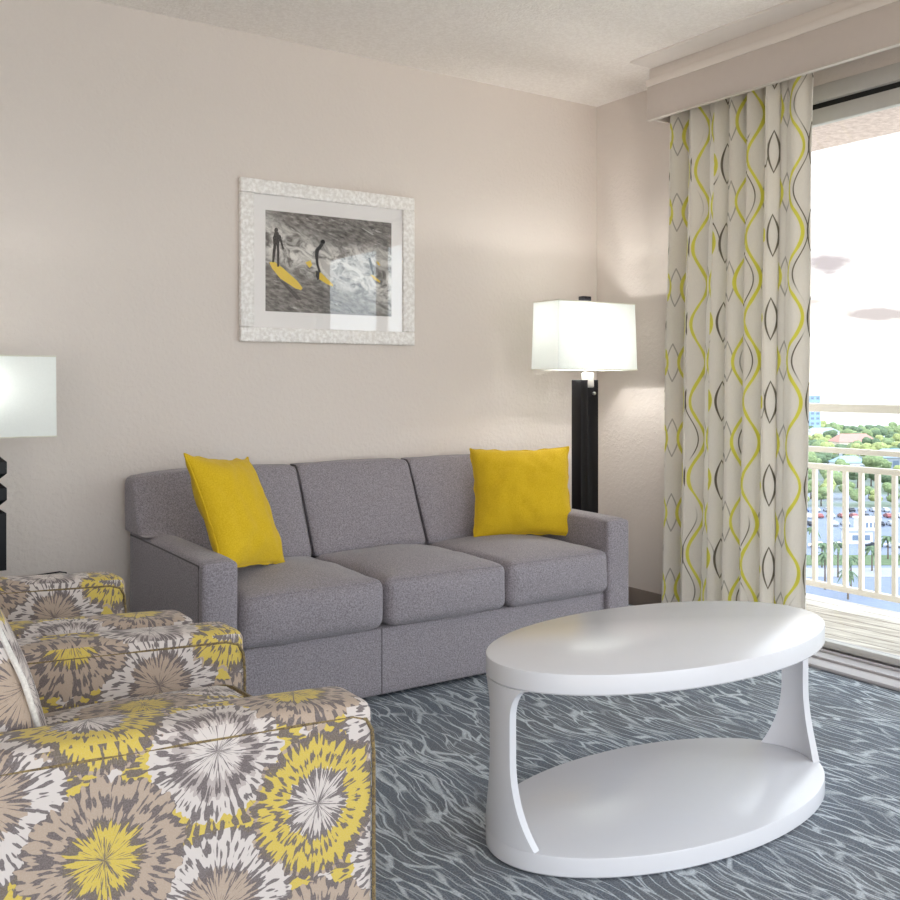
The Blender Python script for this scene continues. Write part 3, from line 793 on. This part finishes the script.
def tree_belt(n, seed):
    """the wooded belt further along the shore, past what the door shows"""
    r = random.Random(seed); t = bmesh.new(); bmesh.ops.create_icosphere(t, subdivisions=2, radius=1)
    tv = [v.co.copy() for v in t.verts]; tf = [[v.index for v in f.verts] for f in t.faces]; t.free()
    V, Fc, MI = [], [], []
    for i in range(n):
        px = r.choice((r.uniform(420, 745), r.uniform(972, 1900))); p = far(px, 400 + 470 * r.random() ** .8); mi = r.choice((0, 0, 1, 1, 2))
        for k in range(5):
            rr = r.uniform(2.0, 3.2); a = r.uniform(0, 2 * PI); c = p + Vector((math.cos(a) * 2.2, math.sin(a) * 2.2, r.uniform(2.2, 7.0))); b = len(V)
            V += [tuple(c + v * rr * (1 + .35 * mnoise.noise(v * rr * 1.1 + c))) for v in tv]
            Fc += [[b + q for q in f] for f in tf]; MI += [mi] * len(tf)
    me = bpy.data.meshes.new('treeline'); me.from_pydata(V, [], Fc)
    for m in ('leaf0', 'leaf1', 'leaf2'): me.materials.append(M[m].m)
    me.polygons.foreach_set('material_index', MI); me.polygons.foreach_set('use_smooth', [True] * len(Fc)); me.update()
    o = bpy.data.objects.new('treeline', me); C.objects.link(o)
    return tag(o, 'distant green treeline further along the shore', 'trees', kind='stuff')
tree_belt(420, 5)
TM = [tree_mesh(k, M['leaf%d' % (k % 3)]) for k in range(6)]
TL = ['dark green tree in the wooded belt below the water', 'mid green tree in the wooded belt below the water', 'yellow green tree in the wooded belt below the water']
r = random.Random(21)
placed = [(far(a, dist(b)), c) for a, b, c in ((812.5, 436, 16), (853, 452, 19), (895, 470, 16), (848, 474, 12), (822, 442, 16))]
n_tr = 0
for i in range(2600):
    dd = 400 + 470 * r.random() ** .8; px = r.uniform(770, 945)
    k = r.choice((0, 0, 1, 1, 3, 4, 0, 2, 5)); s = r.uniform(.75, 1.3)
    p = far(px, dd)
    if n_tr > 190 or any((p - q).length < 4.6 * s + rr for q, rr in placed): continue
    placed.append((p, 4.6 * s)); n_tr += 1
    o = bpy.data.objects.new('tree', TM[k]); C.objects.link(o)
    o.location = p; o.rotation_euler = (0, 0, r.uniform(0, 6)); o.scale = (s, s, s * r.uniform(.8, 1.1))
    tag(o, TL[k % 3], 'tree', ['dark green', 'mid green', 'yellow green'][k % 3] + ' trees of the wooded belt')
for i in range(20):
    px = 772 + 9.6 * i + r.uniform(-2, 2); dd = dist(506 if i % 2 else 499); k = r.choice((1, 2, 4, 5, 1)); s = r.uniform(.55, .85)
    p = far(px, dd)
    if any((p - q).length < 3.6 * s + rr for q, rr in placed): continue
    placed.append((p, 4.6 * s)); o = bpy.data.objects.new('tree', TM[k]); C.objects.link(o)
    o.location = p; o.rotation_euler = (0, 0, r.uniform(0, 6)); o.scale = (s, s, s)
    tag(o, 'bright leafy tree lining the far edge of the parking lot', 'tree', 'trees lining the parking lot')
# palms in the lot
def palm_mesh(seed, h):
    r = random.Random(seed); bm = bmesh.new(); lathe(bm, [(.22, 0), (.16, h * .5), (.15, h)], 8)
    for f in bm.faces: f.material_index = 1
    for k in range(14):
        a = k * 2 * PI / 14 + r.uniform(-.2, .2); L = r.uniform(2.0, 2.7); el = r.uniform(-.1, .8); prev = None
        for s in range(6):
            q = s / 5; c = Vector((math.cos(a) * L * q, math.sin(a) * L * q, h + L * (el * q - 1.0 * q * q))); n_ = Vector((-math.sin(a), math.cos(a), 0)) * (.42 * math.sin(PI * (.12 + .86 * q)))
            cur = [bm.verts.new(c - n_ - Vector((0, 0, .12))), bm.verts.new(c), bm.verts.new(c + n_ - Vector((0, 0, .12)))]
            if prev:
                for m in (0, 1): bm.faces.new((prev[m], prev[m + 1], cur[m + 1], cur[m])).material_index = 0
            prev = cur
    me = bpy.data.meshes.new('palm_tree'); bm.to_mesh(me); bm.free(); me.materials.append(M['leaf0'].m); me.materials.append(M['bark'].m); return me
PM = [palm_mesh(1, 8), palm_mesh(2, 6)]
for i, (px, py) in enumerate(((825, 590), (848, 600), (851, 594), (822, 568), (838, 578), (872, 572), (812, 560), (888, 560), (905, 590), (790, 580))):
    o = bpy.data.objects.new('palm_tree', PM[i % 2]); C.objects.link(o); o.location = far(px, dist(py)); o.rotation_euler = (0, 0, i * 1.3)
    tag(o, 'slim palm tree standing in the parking lot beyond the railing', 'palm tree', 'palms in the parking lot')
# cars
def car(paint):
    bm = bmesh.new()
    prof = [(-2.2, .35), (2.2, .35), (2.25, .75), (1.2, .95), (.6, 1.45), (-1.2, 1.45), (-1.8, .98), (-2.2, .9)]
    A = [bm.verts.new((x, -.88 if z < 1 else -.7, z)) for x, z in prof]; D = [bm.verts.new((x, .88 if z < 1 else .7, z)) for x, z in prof]
    bm.faces.new(A); bm.faces.new(D[::-1]); N = len(prof)
    for i in range(N): f = bm.faces.new((A[i], A[(i + 1) % N], D[(i + 1) % N], D[i]))
    bmesh.ops.recalc_face_normals(bm, faces=bm.faces)
    n0 = len(bm.faces)
    for s in (-1, 1): box(bm, -1.3, .75, s * .76 - .05, s * .76 + .05, 1.0, 1.34)
    bm.faces.ensure_lookup_table()
    for f in bm.faces[n0:]: f.material_index = 1
    n1 = len(bm.faces)
    for sx in (-1.35, 1.35):
        for sy in (-.86, .86):
            q = bmesh.ops.create_cone(bm, cap_ends=True, segments=14, radius1=.33, radius2=.33, depth=.2, matrix=Matrix.Translation((sx, sy * .92, .33)) @ Matrix.Rotation(PI / 2, 4, 'X'))
    bm.faces.ensure_lookup_table()
    for f in bm.faces[n1:]: f.material_index = 2
    me = bpy.data.meshes.new('car'); bm.to_mesh(me); bm.free()
    for m in (paint, M['car_glass'], M['tyre']): me.materials.append(m.m)
    return me
CM = {k: car(M['car_' + k]) for k in ('white', 'silver', 'blue', 'red', 'dark')}
ang = math.atan2(RV.y, RV.x)
for row, (py, side) in enumerate(((512, 0), (518, 1), (526, 0), (548, 1))):
    for i in range(16 if row < 3 else 9):
        if r.random() < .12: continue
        col = r.choice(('white', 'white', 'silver', 'dark', 'blue', 'silver', 'red') if row != 3 else ('white', 'silver', 'dark'))
        px = 770 + i * (11.5 if row < 3 else 19) + row * 3
        o = bpy.data.objects.new('car', CM[col]); C.objects.link(o); o.location = far(px, dist(py)) + Vector((0, 0, .16)); o.rotation_euler = (0, 0, ang + PI / 2 + r.uniform(-.05, .05) + (0 if row < 3 else 1.2))
        tag(o, f'small {col} car parked in the lot beyond the railing', 'car', f'{col} cars in the parking lot')
# buildings
def building(name, label, cat, px, py, w, d, h, wallm, roofm, pitch=0, rot=0, floors=1, cols=4):
    p = far(px, dist(py)); t = thing(name, label, cat, p, ang + rot)
    obj('wall', B(-w / 2, w / 2, -d / 2, d / 2, 0, h), wallm, t, smooth=False)
    if pitch:
        bm = bmesh.new(); e = .6
        v = [bm.verts.new(q) for q in ((-w / 2 - e, -d / 2 - e, h), (w / 2 + e, -d / 2 - e, h), (w / 2 + e, d / 2 + e, h), (-w / 2 - e, d / 2 + e, h), (-w / 2 + d * .3, 0, h + pitch), (w / 2 - d * .3, 0, h + pitch))]
        for f in ((0, 1, 5, 4), (1, 2, 5), (2, 3, 4, 5), (3, 0, 4), (3, 2, 1, 0)): bm.faces.new([v[i] for i in f])
    else: bm = B(-w / 2 - .3, w / 2 + .3, -d / 2 - .3, d / 2 + .3, h, h + .5)
    obj('roof', bm, roofm, t, smooth=False)
    for a in range(floors):
        for b in range(cols):
            x = -w / 2 + (b + .5) * w / cols; z = (a + .55) * h / floors
            obj('window', B(x - w / cols * .28, x + w / cols * .28, -d / 2 - .06, -d / 2 + .02, z - h / floors * .22, z + h / floors * .22), M['pane'], t, smooth=False)
    return t
building('tower_block', 'pale blue tall building on the shore beside the curtain edge', 'building', 812.5, 436, 9, 12, 34, M['h_blue'], M['h_grey'], 0, 0, 8, 2)
building('house', 'low house with pinkish red roof among the trees', 'house', 853, 452, 26, 14, 7, M['h_cream'], M['h_red'], 5, .1, 1, 4)
building('house', 'low blue roofed house at the right among trees', 'house', 895, 470, 22, 14, 7, M['h_grey'], M['h_blue'], 4, 0, 1, 4)
building('house', 'small pale blue house below the red roofed one', 'house', 848, 474, 14, 10, 6, M['h_white'], M['h_blue'], 3, .15, 1, 3)
building('warehouse', 'low flat white building in the middle of the parking lot', 'building', 867, 530, 6, 5, 3.4, M['h_white'], M['h_white'], 0, .05, 1, 5)
building('kiosk', 'boxy white shed below the low flat building', 'shed', 857, 543, 6.5, 5, 3.4, M['h_white'], M['h_grey'], 0, .05, 1, 2)
building('house', 'white house at the left edge by the shore', 'house', 822, 442, 22, 12, 8, M['h_white'], M['h_grey'], 3, 0, 1, 4)

# ------------------------------------------------------------------ sky and light
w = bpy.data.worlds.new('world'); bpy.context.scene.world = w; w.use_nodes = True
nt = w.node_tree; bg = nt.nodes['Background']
class WM(Mat):
    def __init__(m, nt): m.nt = nt
wm = WM(nt)
gen = wm.coord('Generated'); x, y, z = wm.xyz(gen)
hz = wm.ramp(z, [(0, (1.0, .88, .72, 1)), (.07, (1.0, .955, .92, 1)), (.20, (.95, .945, .985, 1)), (.5, (.86, .92, 1.0, 1)), (1, (.74, .85, 1.0, 1))])
az = y._m('ARCTAN2', x)
cn = wm.noise(wm.vec(az * 30.0, z * 90.0), 1.0, 4, .6)
def cloud(deg, el, wa, we):
    a = (az - math.radians(deg)) / wa; b = (z - el) / we
    return ((a * a + b * b).sqrt() + (cn - .5) * 1.2).step(1.1, .3)
col = wm.mix(cloud(34.9, .113, .034, .016) * .95, hz, (.25, .215, .222, 1))
col = wm.mix(cloud(32.2, .066, .065, .012) * .95, col, (.27, .235, .232, 1))
col = wm.mix(cloud(36.0, .078, .03, .005) * .9, col, (.31, .265, .25, 1))
col = wm.mix(cloud(29.0, .10, .05, .010) * .7, col, (.3, .25, .25, 1))
# sky brightness added to light the room: overhead, over the water, and on the side away from the sofa wall; bluer to the north of the balcony
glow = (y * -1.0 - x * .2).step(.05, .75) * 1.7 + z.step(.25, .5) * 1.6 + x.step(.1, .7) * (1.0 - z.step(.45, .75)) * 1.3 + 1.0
col = wm.mix((y * -1.0).step(.1, .5) * x.step(-.6, .3) * .8, col, (.80, .91, 1.0, 1))
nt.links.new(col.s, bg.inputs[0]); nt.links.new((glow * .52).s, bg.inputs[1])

# ------------------------------------------------------------------ camera
cam = bpy.data.cameras.new('camera'); co = bpy.data.objects.new('camera', cam); C.objects.link(co)
cam.sensor_width = 36; cam.lens = 978 / 900 * 36; cam.shift_y = -(450 - 383) / 900; cam.clip_start = .05; cam.clip_end = 6000
co.location = (0, 0, 1.15); co.rotation_euler = (PI / 2, 0, math.atan2(FV.y, FV.x) - PI / 2)
sc = bpy.context.scene; sc.camera = co
sc.view_settings.view_transform = 'Standard'; sc.view_settings.look = 'None'; sc.view_settings.gamma = 1; sc.view_settings.use_curve_mapping = False
sc.view_settings.exposure = 1.27
sc.cycles.max_bounces = 10; sc.cycles.diffuse_bounces = 5; sc.cycles.transparent_max_bounces = 12; sc.cycles.use_denoising = True
sc.cycles.sample_clamp_indirect = 6
